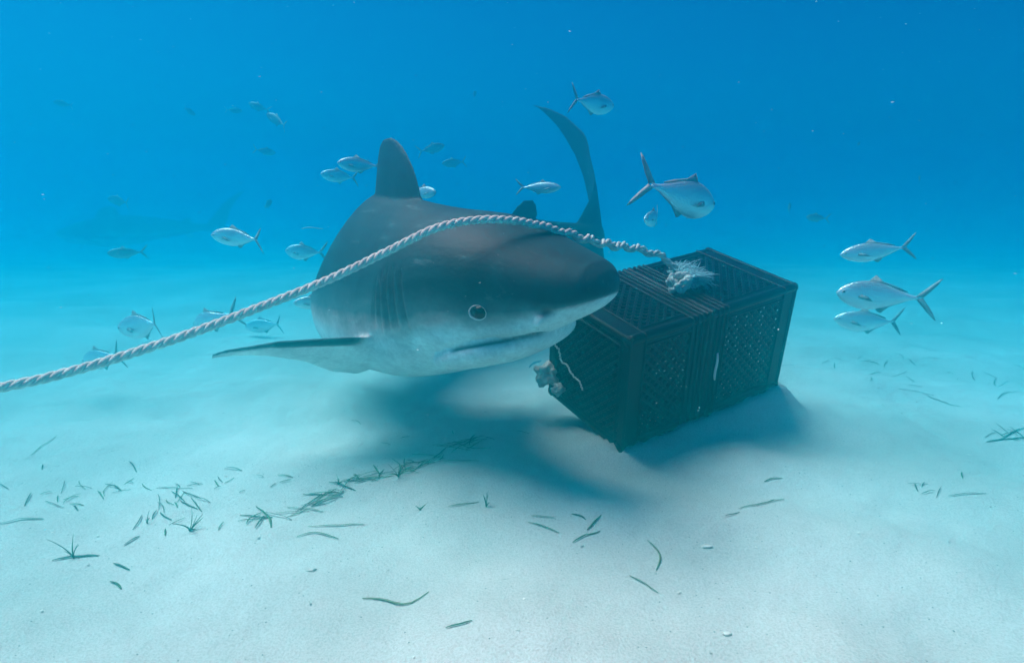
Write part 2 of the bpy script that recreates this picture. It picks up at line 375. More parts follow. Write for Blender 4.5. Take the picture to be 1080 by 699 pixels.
PEC_X = .60
def pec_place(side):
    # root on the flank, span outwards and a little down, chord back and down
    o = np.array([.52, .150, -.120]); sp = np.array([.16, .965, .20]); ch = np.array([.87, -.06, -.46]); ch = ch / np.linalg.norm(ch); nn = np.cross(sp, ch); nn /= np.linalg.norm(nn)
    def f(s_, c, t):
        p = o + sp * s_ + ch * c + nn * t; return (p[0], p[1] * side, p[2])
    return f
def shark_rest():
    bm = bmesh.new()
    xs_ = sorted(set([r[0] for r in UPPER] + list(np.arange(.02, 2.45, .04))))
    loft(bm, [ring(x, *sec(x, UPPER), e=2.1 + .3 * smooth(.0, .2, x) * (1 - smooth(.25, .4, x)) - .72 * smooth(.36, .75, x) * (1 - smooth(1.5, 2.0, x)), e2=2.3 + 1.5 * smooth(.03, .12, x) * (1 - smooth(.27, .38, x)), zc=sec(x, UPPER)[2] * .32 * smooth(.28, .6, x)) for x in xs_])
    bj = bmesh.new()
    xj = sorted(set([r[0] for r in JAW] + list(np.arange(.13, .55, .02))))
    loft(bm, [ring(x, *sec(x, JAW), n=32, e=2.3) for x in xj])
    bj.free()
    # dorsal fin, second dorsal, pelvic, anal
    sag = lambda s_, c, t: (c, t, s_)
    fin(bm, [(.16, .575, .88, .05), (.205, .585, .935, .042), (.225, .590, .965, .038), (.245, .597, .968, .034), (.275, .612, .955, .030), (.305, .634, .940, .025), (.335, .664, .925, .020), (.358, .698, .908, .016), (.374, .732, .888, .012), (.384, .765, .862, .010), (.388, .790, .84, .009)], sag)
    fin(bm, [(.06, 1.86, 2.0, .02), (.11, 1.89, 2.05, .014), (.15, 1.935, 2.045, .01), (.172, 1.975, 2.03, .008)], sag)
    fin(bm, [(-.05, 1.88, 2.0, .02), (-.10, 1.91, 2.05, .014), (-.14, 1.955, 2.04, .01), (-.155, 1.985, 2.03, .008)], sag)
    for sd_ in (1, -1):
        pv = lambda s_, c, t, sd_=sd_: (c + s_ * .3, sd_ * (.05 + s_ * .8), -.10 - s_ * .5 + t - (c - 1.5) * .12)
        fin(bm, [(.0, 1.45, 1.60, .02), (.06, 1.47, 1.61, .014), (.12, 1.51, 1.60, .01), (.14, 1.54, 1.59, .008)], pv)
        fin(bm, [(0, -.03, .26, .06), (.06, -.01, .26, .045), (.10, .005, .225, .036), (.16, .03, .180, .028), (.24, .065, .158, .022), (.29, .105, .160, .016), (.34, .142, .180, .012), (.37, .18, .20, .009)], pec_place(sd_))
    # caudal fin: long sickle upper lobe, short lower lobe
    fin(bm, [(-.245, 2.52, 2.545, .008), (-.20, 2.465, 2.53, .010), (-.14, 2.40, 2.515, .014), (-.08, 2.34, 2.51, .02), (-.02, 2.27, 2.515, .03), (.05, 2.25, 2.56, .034), (.10, 2.30, 2.58, .028),
             (.17, 2.365, 2.605, .022), (.26, 2.44, 2.645, .017), (.36, 2.53, 2.705, .013), (.46, 2.645, 2.79, .010), (.53, 2.76, 2.855, .009), (.57, 2.855, 2.895, .0085), (.585, 2.91, 2.925, .008)], sag)
    # pale skin flap at each nostril
    for sd_ in (1, -1):
        tube(bm, [(.088, sd_ * .100, -.040), (.094, sd_ * .114, -.050), (.099, sd_ * .119, -.066)], [.012, .010, .006], 8)
    bmesh.ops.recalc_face_normals(bm, faces=bm.faces[:])
    me = bpy.data.meshes.new('tmp'); bm.to_mesh(me); bm.free()
    o = bpy.data.objects.new('tmp', me); COL.objects.link(o)
    md = o.modifiers.new('r', 'REMESH'); md.mode = 'VOXEL'; md.voxel_size = .0052; md.use_smooth_shade = True
    m2 = o.modifiers.new('s', 'SMOOTH'); m2.iterations = 3; m2.factor = .5
    ev = o.evaluated_get(bpy.context.evaluated_depsgraph_get()); res = bpy.data.meshes.new_from_object(ev)
    bpy.data.objects.remove(o); bpy.data.meshes.remove(me)
    return res
def sstep(a, b, x):
    t = np.clip((x - a) / (b - a), 0, 1); return t * t * (3 - 2 * t)
SHM = shark_rest()
SN = len(SHM.vertices); SV = np.empty(SN * 3, np.float32); SHM.vertices.foreach_get('co', SV); SV = SV.reshape(-1, 3).astype(float)
SNR = np.empty(SN * 3, np.float32); SHM.vertices.foreach_get('normal', SNR); SNR = SNR.reshape(-1, 3).astype(float)
def shark_detail():
    x, y, z = SV.T.copy(); N = SNR
    disp = np.zeros(SN); mark = np.zeros(SN)
    bw = np.interp(x, [r[0] for r in UPPER], [r[1] for r in UPPER])
    flank = (np.abs(y) < bw + .02) & (np.abs(N[:, 1]) > .35)
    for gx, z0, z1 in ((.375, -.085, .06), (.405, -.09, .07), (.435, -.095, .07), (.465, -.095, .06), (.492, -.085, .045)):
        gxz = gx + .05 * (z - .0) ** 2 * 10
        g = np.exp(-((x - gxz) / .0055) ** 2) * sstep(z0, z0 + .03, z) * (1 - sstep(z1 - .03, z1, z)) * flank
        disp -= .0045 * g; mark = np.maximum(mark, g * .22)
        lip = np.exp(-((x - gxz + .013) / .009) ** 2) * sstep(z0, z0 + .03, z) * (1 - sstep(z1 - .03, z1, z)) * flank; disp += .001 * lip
    # nostril pits
    for sd_ in (1, -1):
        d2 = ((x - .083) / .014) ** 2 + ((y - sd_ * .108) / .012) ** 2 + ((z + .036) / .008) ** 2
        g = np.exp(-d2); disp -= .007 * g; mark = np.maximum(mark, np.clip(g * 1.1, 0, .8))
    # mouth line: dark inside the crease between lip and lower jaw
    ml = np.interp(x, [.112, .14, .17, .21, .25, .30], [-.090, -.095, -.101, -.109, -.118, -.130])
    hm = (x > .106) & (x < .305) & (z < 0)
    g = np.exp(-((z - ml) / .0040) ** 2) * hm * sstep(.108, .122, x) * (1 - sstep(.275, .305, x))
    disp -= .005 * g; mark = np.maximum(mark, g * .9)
    # labial furrow bump above the mouth
    g2 = np.exp(-((z - ml - .018) / .010) ** 2) * hm; disp += .003 * g2
    # brow ridge over the eye
    SV[:] = SV + N * disp[:, None]
    # back / belly colouring
    line = np.interp(x, [0, .03, .06, .10, .16, .22, .30, .40, .55, .8, 1.2, 1.7, 2.2, 2.6], [-.014, -.022, -.028, -.034, -.044, -.046, -.046, -.058, -.055, -.075, -.10, -.08, -.04, -.30])
    wd = np.interp(x, [0, .05, .2, .4, .8, 1.4, 2.5], [.009, .018, .085, .130, .15, .10, .05])
    back = sstep(-1, 1, (z - line) / wd)
    pec = (np.abs(y) > .20) & (x > .4) & (x < 1.05) & (z < -.02)
    outr = sstep(.20, .25, np.abs(y)) * pec
    top = sstep(-.25, .25, N[:, 2])
    # dark leading margin of the pectoral
    s_ = (np.abs(y) - .155) / .985; le = .52 + .16 * s_ + .87 * np.interp(s_, [0, .06, .10, .16, .24, .29, .34, .37], [-.03, -.01, .005, .03, .065, .105, .142, .18])
    lead = 1 - sstep(.010, .030, x - le); tip = sstep(.50, .58, np.abs(y))
    pb = np.maximum(np.maximum(top, lead), tip * .8)
    back = back * (1 - outr) + pb * outr
    cf = sstep(2.3, 2.42, x); back = back * (1 - cf) + cf * .92
    vf = ((z > .20) & (x > .6)); back[vf] = 1
    return back, mark
BACK, MARK = shark_detail()

def bend(P, spl, ups, scale=1.0, rigid=True):
    """bend rest-space points P (n,3) along spline; ups: (x, upvector) stations"""
    P = np.asarray(P, float); x = P[:, 0].copy()
    if rigid:   # pectorals ride on the flank as stiff blades
        wgt = sstep(.16, .24, np.abs(P[:, 1])) * ((P[:, 0] > .4) & (P[:, 0] < 1.05) & (P[:, 2] < -.02)); xr = x * (1 - wgt) + (PEC_X) * wgt
    else: xr = x
    o = spl.pos(xr * scale); t = spl.tan(xr * scale)            # t points to the tail
    u = np.stack([np.interp(xr, [a for a, _ in ups], [b[k] for _, b in ups]) for k in range(3)], -1)
    u = u - t * (u * t).sum(-1, keepdims=True); u /= np.linalg.norm(u, axis=-1, keepdims=True)
    r = np.cross(-t, u)                                         # shark's right when heading along -t
    return o + (t * (x - xr)[:, None] + r * P[:, 1:2] + u * P[:, 2:3]) * scale

def eye_site(x, z, side):
    d = (SV[:, 0] - x) ** 2 + (SV[:, 2] - z) ** 2 + (SV[:, 1] * side < .05)
    k = np.argsort(d)[:4]; return np.array([x, SV[k, 1].mean(), z])
EYE_X, EYE_Z, EYE_R = .205, -.040, .0160
def shark(spl, ups, scale, label, group):
    root = empty('shark', spl.pos(1.0 * scale)); tag(root, label, 'shark', group)
    me = SHM.copy(); me.name = 'body'
    out = bend(SV, spl, ups, scale) - np.array(root.location)
    me.vertices.foreach_set('co', out.astype(np.float32).ravel())
    for nm, arr in (('back', BACK), ('mark', MARK)):
        a = me.attributes.new(nm, 'FLOAT', 'POINT'); a.data.foreach_set('value', arr.astype(np.float32))
    a = me.attributes.new('rest', 'FLOAT_VECTOR', 'POINT'); a.data.foreach_set('vector', SV.astype(np.float32).ravel())
    me.materials.clear(); me.materials.append(M_SHARK); me.update()
    me.polygons.foreach_set('use_smooth', [True] * len(me.polygons))
    new_obj('body', me, root)
    for sd_ in (1, -1):
        e = eye_site(EYE_X, EYE_Z, sd_); c = e - np.array([0, sd_ * EYE_R * .55, 0])
        bm = bmesh.new(); bmesh.ops.create_uvsphere(bm, u_segments=24, v_segments=16, radius=EYE_R)
        pts = np.array([c + np.array(v.co) for v in bm.verts]); w = bend(pts, spl, ups, scale) - np.array(root.location)
        for v, q in zip(bm.verts, w): v.co = q
        ey = from_bm('eye', bm, M_EYE, root)
        bm = bmesh.new(); rr = EYE_R * .93
        pts = [(EYE_X + rr * math.cos(a) * 1.05, 0, EYE_Z + rr * math.sin(a) * .98) for a in [2 * math.pi * k / 28 for k in range(28)]]
        ring_pts = []
        for px_, _, pz_ in pts:
            q = eye_site(px_, pz_, sd_); ring_pts.append((px_, q[1] + sd_ * .001, pz_))
        ring_pts = bend(np.array(ring_pts), spl, ups, scale) - np.array(root.location)
        rp = [Vector(p) for p in ring_pts]; rp = rp + [rp[0], rp[1]]
        tube(bm, rp, [(.0004 + .0009 * (1 + math.cos(2 * math.pi * k / 28 + .9))) * scale for k in range(30)], 8)
        from_bm('eye_rim', bm, M_IRIS, ey)
    return root
SPINE = Spline([at(645, 303, 1.30), (-.015, 1.445, .470), (-.160, 1.62, .430), (-.310, 1.82, .408), (-.42, 2.00, .400), (-.43, 2.20, .400), (-.32, 2.45, .405), (-.11, 2.68, .415), (.11, 2.88, .425),
                (.31, 3.02, .43), (.41, 3.14, .43), (.39, 3.26, .43), (.29, 3.36, .44), (.15, 3.44, .45), (.02, 3.50, .45)])
UPS = [(0, (-.03, -.04, 1)), (.3, (-.03, -.04, 1)), (.7, (.04, .0, 1)), (1.1, (.12, .04, 1)), (1.6, (.05, 0, 1)), (2.2, (-.15, 0, 1)), (2.9, (-.12, 0, 1))]
shark(SPINE, UPS, 1.0, 'large grey shark with pale belly nosing past the black crate under the rope', 'sharks over the sand')
FAR = Spline([(-5.75, 8.5, .02), (-5.2, 8.6, .04), (-4.6, 8.66, .06), (-4.0, 8.72, .07), (-3.4, 8.9, .08), (-2.9, 9.3, .10)])
shark(FAR, [(0, (0, 0, 1)), (3, (0, 0, 1))], .80, 'faint second shark fading into the blue water behind the rope, far left', 'sharks over the sand')

# ------------------------------------------------------------------ two black milk crates lashed mouth to mouth
def bar(bm, p, q, w, h, nrm):
    """bar from p to q, width w in the panel, height h along nrm, with chamfered top edges"""
    p, q, nrm = Vector(p), Vector(q), Vector(nrm); d = (q - p).normalized(); s_ = nrm.cross(d).normalized(); ch = min(w, h) * .28
    prof = [(-w / 2, 0), (w / 2, 0), (w / 2, h - ch), (w / 2 - ch, h), (-w / 2 + ch, h), (-w / 2, h - ch)]
    a = [bm.verts.new(p + s_ * u + nrm * v) for u, v in prof]; b = [bm.verts.new(q + s_ * u + nrm * v) for u, v in prof]
    n = len(prof)
    for k in range(n): bm.faces.new((a[k], a[(k + 1) % n], b[(k + 1) % n], b[k]))
    bm.faces.new(a[::-1]); bm.faces.new(b)
def clip_diag(u0, v0, u1, v1, c, sgn):
    """segment of u*sgn + v*k = c inside a rectangle"""
    pts = []
    for u in (u0, u1):
        v = c - sgn * u
        if v0 - 1e-9 <= v <= v1 + 1e-9: pts.append((u, v))
    for v in (v0, v1):
        u = (c - v) * sgn
        if u0 < u < u1: pts.append((u, v))
    if len(pts) < 2: return None
    pts = sorted(set((round(a, 5), round(b, 5)) for a, b in pts)); 
    return (pts[0], pts[-1]) if math.dist(pts[0], pts[-1]) > .008 else None
def lattice(bm, o, U, Vv, nrm, u0, v0, u1, v1, step, w, h):
    for sgn in (1, -1):
        lo = v0 + min(sgn * u0, sgn * u1); hi = v1 + max(sgn * u0, sgn * u1); c = lo + step * .5
        while c < hi:
            sgm = clip_diag(u0, v0, u1, v1, c, sgn)
            if sgm: bar(bm, o + U * sgm[0][0] + Vv * sgm[0][1] + nrm * (.0004 if sgn > 0 else 0), o + U * sgm[1][0] + Vv * sgm[1][1] + nrm * (.0004 if sgn > 0 else 0), w, h, nrm)
            c += step
def build_crate(flip, label, a0, a1):
    """one crate: closed base at its outer end, open mouth at the middle"""
    Ma = [lambda a, b, c: cw(a, b, c)][0]
    base = C0
    root = empty('plastic_crate', cw((a0 + a1) / 2, CW / 2, 0)); root_inv = root.location
    tag(root, label, 'crate', 'black crates lashed together')
    def P(a, b, c): return cw(a, b, c) - root_inv
    outer, mouth = (a0, a1) if not flip else (a1, a0); sg = 1 if not flip else -1
    Lc = abs(a1 - a0)
    def A(t): return outer + sg * t           # t: distance from the base towards the mouth
    th = .007
    # base: square frame + diagonal lattice
    bm = bmesh.new(); nrm = -CA * sg
    lattice(bm, P(A(.010), 0, 0), CB, CC, nrm, .022, .022, CW - .022, CHt - .022, .0265, .0078, .009)
    from_bm('base_lattice', bm, M_PLASTIC, root, sm=False)
    bm = bmesh.new()
    for (p, q) in (((.009, .009), (CW - .009, .009)), ((.009, CHt - .009), (CW - .009, CHt - .009))):
        bar(bm, P(A(.012), p[0] - .009, p[1]), P(A(.012), q[0] + .009, q[1]), .018, .013, nrm)
    for (p, q) in (((.012, .018), (.012, CHt - .018)), ((CW - .012, .018), (CW - .012, CHt - .018))):
        bar(bm, P(A(.012), *p), P(A(.012), *q), .024, .012, nrm)
    # second raised line just inside the frame
    i = .030
    for (p, q) in (((i, i), (CW - i, i)), ((i, CHt - i), (CW - i, CHt - i)), ((i, i), (i, CHt - i)), ((CW - i, i), (CW - i, CHt - i))):
        bar(bm, P(A(.010), *p), P(A(.010), *q), .006, .0125, nrm)
    from_bm('base_frame', bm, M_PLASTIC, root, sm=False)
    # four side walls
    sides = [(P(0, 0, CHt), CB, CC, CW), (P(0, 0, 0), CC, -CB, CHt), (P(0, CW, 0), CC, CB, CHt), (P(0, 0, 0), CB, -CC, CW)]
    for o, U, nrm, wd in sides:
        # o is at a=0; rebuild from axis distance
        def Q(t, u): return o + CA * A(t) + U * u
        bm = bmesh.new()
        ins = -nrm * .009
        # solid band next to the base, corner bands, band by the mouth
        def slab(t0, t1, u0, u1, h=.007, off=0.):
            c = [Q(t0, u0), Q(t1, u0), Q(t1, u1), Q(t0, u1)]
            lo = [bm.verts.new(v + ins) for v in c]; ch = .0018
            cen = sum(c, Vector()) / 4
            hi = [bm.verts.new(v + ins + nrm * (h - ch + off)) for v in c]
            tp = [bm.verts.new(v + (cen - v).normalized() * ch * 1.3 + ins + nrm * (h + off)) for v in c]
            for L0, L1 in ((lo, hi), (hi, tp)):
                for k in range(4): bm.faces.new((L0[k], L0[(k + 1) % 4], L1[(k + 1) % 4], L1[k]))
            bm.faces.new(lo[::-1]); bm.faces.new(tp)
        e = .004
        slab(.000, .052, e, wd - e)
        slab(.052, Lc - .062, e, .030, .0069); slab(.052, Lc - .062, wd - .030, wd - e, .0069)
        slab(Lc - .062, Lc - .001, e, wd - e)
        from_bm('wall_panel', bm, M_PLASTIC, root, sm=False)
        bm = bmesh.new()
        lattice(bm, Q(0, 0) + ins, CA * sg, U, nrm, .052, .030, Lc - .062, wd - .030, .027, .0080, .006)
        from_bm('wall_lattice', bm, M_PLASTIC, root, sm=False)
        # raised ribs across the wall: two by the base, three at the mouth rim
        for t, w_, h_ in ((.005, .010, .0105), (.050, .005, .011), (Lc - .060, .005, .011), (Lc - .043, .005, .012), (Lc - .026, .005, .012), (Lc - .007, .013, .0125)):
            bm = bmesh.new(); bar(bm, Q(t, .001) + ins, Q(t, wd - .001) + ins, w_, h_, nrm); from_bm('rib', bm, M_PLASTIC, root, sm=False)
        for u in (.032, wd - .032):
            bm = bmesh.new(); bar(bm, Q(.052, u) + ins, Q(Lc - .062, u) + ins, .005, .0105, nrm); from_bm('rib', bm, M_PLASTIC, root, sm=False)
    # rounded corner posts along the four long edges
    for (b, c) in ((0, 0), (CW, 0), (0, CHt), (CW, CHt)):
        bm = bmesh.new(); r = .013
        bb, cc = b + (r - .0015 if b == 0 else -r + .0015), c + (r - .0015 if c == 0 else -r + .0015)
        tube(bm, [P(A(t), bb, cc) for t in (-.001, .02, Lc * .5, Lc - .012, Lc)], r, 14)
        from_bm('corner_post', bm, M_PLASTIC, root)
    return root
MID = .262
build_crate(False, 'near black plastic crate, its diamond lattice base beside the shark snout', 0, MID - .0015)
build_crate(True, 'far black plastic crate with rounded end at the right of the pair', MID + .0015, CL)

# white tie holding the crates, cord and bait at the near crate's mesh
def strip(bm, pts, w, t, nrm):
    rings = []
    for i, p in enumerate(pts):
        d = (Vector(pts[min(i + 1, len(pts) - 1)]) - Vector(pts[max(i - 1, 0)])).normalized(); n_ = Vector(nrm) if not callable(nrm) else nrm(i); s_ = n_.cross(d).normalized(); n_ = d.cross(s_)
        ww = w[i] if hasattr(w, '__len__') else w
        rings.append([Vector(p) + s_ * ww / 2, Vector(p) + n_ * t, Vector(p) - s_ * ww / 2, Vector(p) - n_ * t * .2])
    loft(bm, rings)
bm = bmesh.new(); strip(bm, [cw(.300 + .0008 * k, -.004, .205 - .014 * k) + CB * -.002 * math.sin(k) for k in range(7)], [.007, .009, .010, .011, .011, .010, .006], .003, -CB)
tag(from_bm('plastic_tie', bm, M_TIE), 'white plastic tie hanging on the crate side beside the middle rim', 'cable tie')
def on_base(b, c, off=.012): return cw(-off, b, c)
bm = bmesh.new(); random.seed(3)
pts = [on_base(.345, .205, .03), on_base(.315, .195, .022), on_base(.285, .19, .014), on_base(.262, .165, .01), on_base(.252, .15, .014), on_base(.23, .145, .008), on_base(.20, .13, .010), on_base(.175, .125, .008), on_base(.155, .108, .010)]
sp = Spline(pts, 10); tube(bm, [Vector(sp.pos(sp.L * k / 60)) + Vector((random.gauss(0, .0012), random.gauss(0, .0012), random.gauss(0, .0012))) for k in range(61)], .0026, 6)
tag(from_bm('thin_cord', bm, M_ROPE), 'thin frayed white cord trailing over the crate mesh below the shark mouth', 'cord')
def lump(name, centre, r, seed, m, squash=(1, 1, 1), sub=4, amp=.55):
    bm = bmesh.new(); bmesh.ops.create_icosphere(bm, subdivisions=sub, radius=1)
    for v in bm.verts:
        k = 1 + amp * noise.noise(v.co * 1.6 + Vector((seed, 0, 0))) + amp * .5 * noise.noise(v.co * 4 + Vector((0, seed, 0)))
        v.co = Vector((v.co.x * squash[0], v.co.y * squash[1], v.co.z * squash[2])) * r * k + Vector(centre)
    return from_bm(name, bm, m)
for c, r, sd_, lb in ((on_base(.312, .080, .022), .034, 3, 'ragged pale chunk of bait at the lower left corner of the crate mesh'), (on_base(.262, .055, .014), .017, 8, 'smaller pale bait scrap caught on the crate mesh right of the ragged chunk')):
    tag(lump('bait_chunk', c, r, sd_, M_BAIT, (1, .8, .9)), lb, 'bait', 'bait on the crate')

for a, b, sx, sd_, lb in ((.13, .12, 3.2, 4, 'pale bait strip showing through the top slots of the near crate'), (.17, .22, 2.2, 12, 'small bait strip under the top slots near the frayed knot'), (.43, .13, 3.0, 6, 'pale bait strip showing through the top slots of the far crate')):
    o = lump('bait_strip', (0, 0, 0), .012, sd_, M_BAIT, (sx, 1.1, .6), 3); o.matrix_world = Matrix.Translation(cw(a, b, CHt - .028)) @ Matrix((CA, CB, CC)).transposed().to_4x4()
    tag(o, lb, 'bait', 'bait on the crate')

# ------------------------------------------------------------------ rope
def rope():
    pts = [at(-120, 437, .92), at(-40, 417, .98), at(40, 401, 1.03), at(110, 382, 1.08), at(190, 356, 1.13), at(270, 326, 1.18), at(345, 296, 1.22), at(410, 265, 1.26), at(455, 243, 1.26), at(490, 234, 1.28), at(525, 232, 1.30),
           at(560, 236, 1.35), at(600, 247, 1.44), at(635, 257, 1.56), at(668, 262, 1.70), at(690, 268, 1.76), at(706, 276, 1.80), cw(.315, .19, CHt + .03)]
    spl = Spline(pts, 24); L = spl.L
    root = empty('rope', spl.pos(L * .5)); tag(root, 'thick white three strand rope running from the left edge to the crate top', 'rope')
    o = np.array(root.location); N = int(L / .0042); ls = np.linspace(0, L, N)
    p = spl.pos(ls); t = spl.tan(ls, .01)
    n1 = np.cross(t, (0, 0, 1.0)); n1 /= np.linalg.norm(n1, axis=1, keepdims=True); n2 = np.cross(n1, t)
    loose = sstep(L - .72, L - .40, ls)
    # slack, wavy lay towards the crate
    p = p + (n2 * np.sin(ls * 2 * math.pi / .085)[:, None] + n1 * np.cos(ls * 2 * math.pi / .061)[:, None] * .6) * (.0042 * loose)[:, None]
    pitch = .050 + .030 * loose; ph = np.cumsum(2 * math.pi / pitch * (L / N))
    rr = .0040 * (1 + .40 * loose * (1 + .5 * np.sin(ls * 41))); rs = .0045 * (1 - .05 * loose)
    for s_ in range(3):
        a = ph + s_ * 2 * math.pi / 3
        q = p + (n1 * np.cos(a)[:, None] + n2 * np.sin(a)[:, None]) * rr[:, None] - o
        jit = 1 + .10 * np.sin(ls * 310 + s_ * 2) * loose
        bm = bmesh.new(); tube(bm, q, list(rs * jit), 9); from_bm('strand', bm, M_ROPE, root)
    # knot on the crate
    kc = cw(.275, .135, CHt + .028); bm = bmesh.new()
    kp = [kc + CA * (.026 * math.cos(u) * (1 + .25 * math.cos(2.5 * u))) + CB * (.022 * math.sin(u)) + CC * (.013 * math.sin(2.4 * u + .6)) for u in np.linspace(0, 4.6 * math.pi, 120)]
    for s_ in range(3):
        tube(bm, [Vector(kp[i]) + (CA * math.cos(i * .55 + s_ * 2.09) + CC * math.sin(i * .55 + s_ * 2.09)) * .0048 - Vector(o) for i in range(len(kp))], .0048, 8)
    from_bm('knot', bm, M_ROPE, root)
    # frayed end: a brush of thin fibres fanning over the crate top
    bm = bmesh.new(); rnd = random.Random(5)
    st = cw(.315, .165, CHt + .030)
    tufts = [(rnd.gauss(.1, .8), rnd.uniform(-.04, .022)) for _ in range(16)]
    for k in range(640):
        ta, tb = tufts[k % 16]; ang = ta + rnd.gauss(0, .22); el = max(-.05, rnd.gauss(.30, .22)); ln = rnd.uniform(.03, .068) * (1 - .2 * abs(ta))
        d = (CA * math.cos(ang) + CB * math.sin(ang) + CC * el).normalized()
        b0 = st + CA * rnd.uniform(-.014, .016) + CB * (tb + rnd.gauss(0, .006)) + CC * rnd.uniform(-.014, .012)
        wv = Vector((rnd.gauss(0, 1), rnd.gauss(0, 1), rnd.gauss(0, 1))) * .0045; dr = rnd.uniform(.3, 1.1) * ln * .5
        tube(bm, [b0 + d * ln * t + wv * math.sin(t * 4.2) - CC * dr * t * t - Vector(o) for t in (0, .3, .6, .85, 1)], [.0014, .0014, .0012, .0009, .0004], 3, False)
    from_bm('frayed_fibres', bm, M_FRAY, root)
rope()

# ------------------------------------------------------------------ fish
def fish_parts():
    T = [(0, .008, .006), (.025, .040, .022), (.06, .072, .036), (.11, .104, .048), (.18, .134, .057), (.27, .157, .062), (.37, .168, .062), (.47, .160, .057), (.57, .136, .048), (.67, .100, .037), (.76, .062, .026), (.83, .034, .018), (.88, .022, .012), (.92, .022, .008)]
    bm = bmesh.new(); rings = []
    for x, h, w in T:
        zc = -.012 * math.sin(x * 3); n = 20
        rings.append([(.5 - x, w * math.copysign(abs(math.cos(a)) ** 1.15, math.cos(a)), zc + h * (1.0 if math.sin(a) > 0 else 1.04) * math.sin(a)) for a in [2 * math.pi * k / n for k in range(n)]])
    loft(bm, rings); body = bm
    def plate(outline, th, y=0.):
        b = bmesh.new(); n = len(outline); c = (sum(p[0] for p in outline) / n, sum(p[1] for p in outline) / n)
        a = [b.verts.new((u, y, v)) for u, v in outline]
        p1 = b.verts.new((c[0], y + th, c[1])); p2 = b.verts.new((c[0], y - th, c[1]))
        for k in range(n):
            b.faces.new((a[k], a[(k + 1) % n], p1)); b.faces.new((a[(k + 1) % n], a[k], p2))
        return b
    tail = bmesh.new()
    for s_ in (1, -1):
        b = [(-.395, 0, .018 * s_), (-.43, 0, .055 * s_), (-.49, 0, .125 * s_), (-.555, 0, .195 * s_), (-.585, 0, .215 * s_), (-.555, 0, .150 * s_), (-.505, 0, .070 * s_), (-.465, 0, .018 * s_), (-.455, 0, 0)]
        rings = []
        c = [tail.verts.new(p) for p in b]; m1 = [tail.verts.new((p[0] * .5 + q[0] * .5, .006, p[2] * .5 + q[2] * .5)) for p, q in ((b[0], b[8]), (b[1], b[7]), (b[2], b[6]), (b[3], b[5]))]
        m2 = [tail.verts.new((v.co.x, -.006, v.co.z)) for v in m1]
        for m_ in (m1, m2):
            tail.faces.new((c[0], c[1], m_[1], m_[0])); tail.faces.new((c[1], c[2], m_[2], m_[1])); tail.faces.new((c[2], c[3], m_[3], m_[2])); tail.faces.new((c[3], c[4], m_[3]))
            tail.faces.new((c[4], c[5], m_[3])); tail.faces.new((c[5], c[6], m_[2], m_[3])); tail.faces.new((c[6], c[7], m_[1], m_[2])); tail.faces.new((c[7], c[8], m_[0], m_[1])); tail.faces.new((c[8], c[0], m_[0]))
    for v in tail.verts: v.co = Vector((-.40 + (v.co.x + .40) * 1.15, v.co.y, v.co.z * 1.14))
    dors = plate([(.14, .145), (.10, .185), (.055, .225), (.035, .205), (.0, .165), (-.10, .135), (-.20, .105), (-.31, .055), (-.30, .045), (-.1, .10), (.04, .14)], .006)
    anal = plate([(.02, -.165), (-.02, -.205), (-.055, -.215), (-.075, -.17), (-.15, -.13), (-.25, -.085), (-.32, -.05), (-.30, -.04), (-.12, -.11)], .006)
    pect = []
    for s_ in (1, -1):
        b = plate([(.265, -.02), (.22, .0), (.15, -.025), (.085, -.075), (.11, -.075), (.19, -.06), (.25, -.045)], .004, 0)
        for v in b.verts: v.co.y += s_ * (.057 + (.265 - v.co.x) * .22)
        pect.append(b)
    pelv = plate([(.20, -.135), (.16, -.15), (.10, -.205), (.115, -.16), (.13, -.145)], .006)
    eyes = []
    for s_ in (1, -1):
        b = bmesh.new(); bmesh.ops.create_uvsphere(b, u_segments=14, v_segments=8, radius=.021)
        for v in b.verts: v.co = Vector((v.co.x + .425, v.co.y * .5 + s_ * .037, v.co.z + .022))
        q = bmesh.new(); bmesh.ops.create_uvsphere(q, u_segments=12, v_segments=8, radius=.013)
        for v in q.verts: v.co = Vector((v.co.x + .427, v.co.y * .5 + s_ * .0445, v.co.z + .022))
        eyes.append((b, q))
    return body, tail, dors, anal, pect, pelv, eyes
def proto_fish(M_FISH=M_FISH, bend_=0.):
    root = empty('silver_fish'); body, tail, dors, anal, pect, pelv, eyes = fish_parts()
    for b in [body, tail, dors, anal, pelv]:
        for v in b.verts:
            u = min(0, v.co.x - .15); v.co.y += bend_ * u * u
    from_bm('body', body, M_FISH, root); from_bm('tail_fin', tail, M_FIN, root); from_bm('dorsal_fin', dors, M_FIN, root); from_bm('anal_fin', anal, M_FIN, root)
    for b in pect: from_bm('pectoral_fin', b, M_FIN, root)
    from_bm('pelvic_fin', pelv, M_FIN, root)
    for b, q in eyes:
        e = from_bm('eye', b, M_IRIS, root); from_bm('pupil', q, M_EYE, e)
    return root
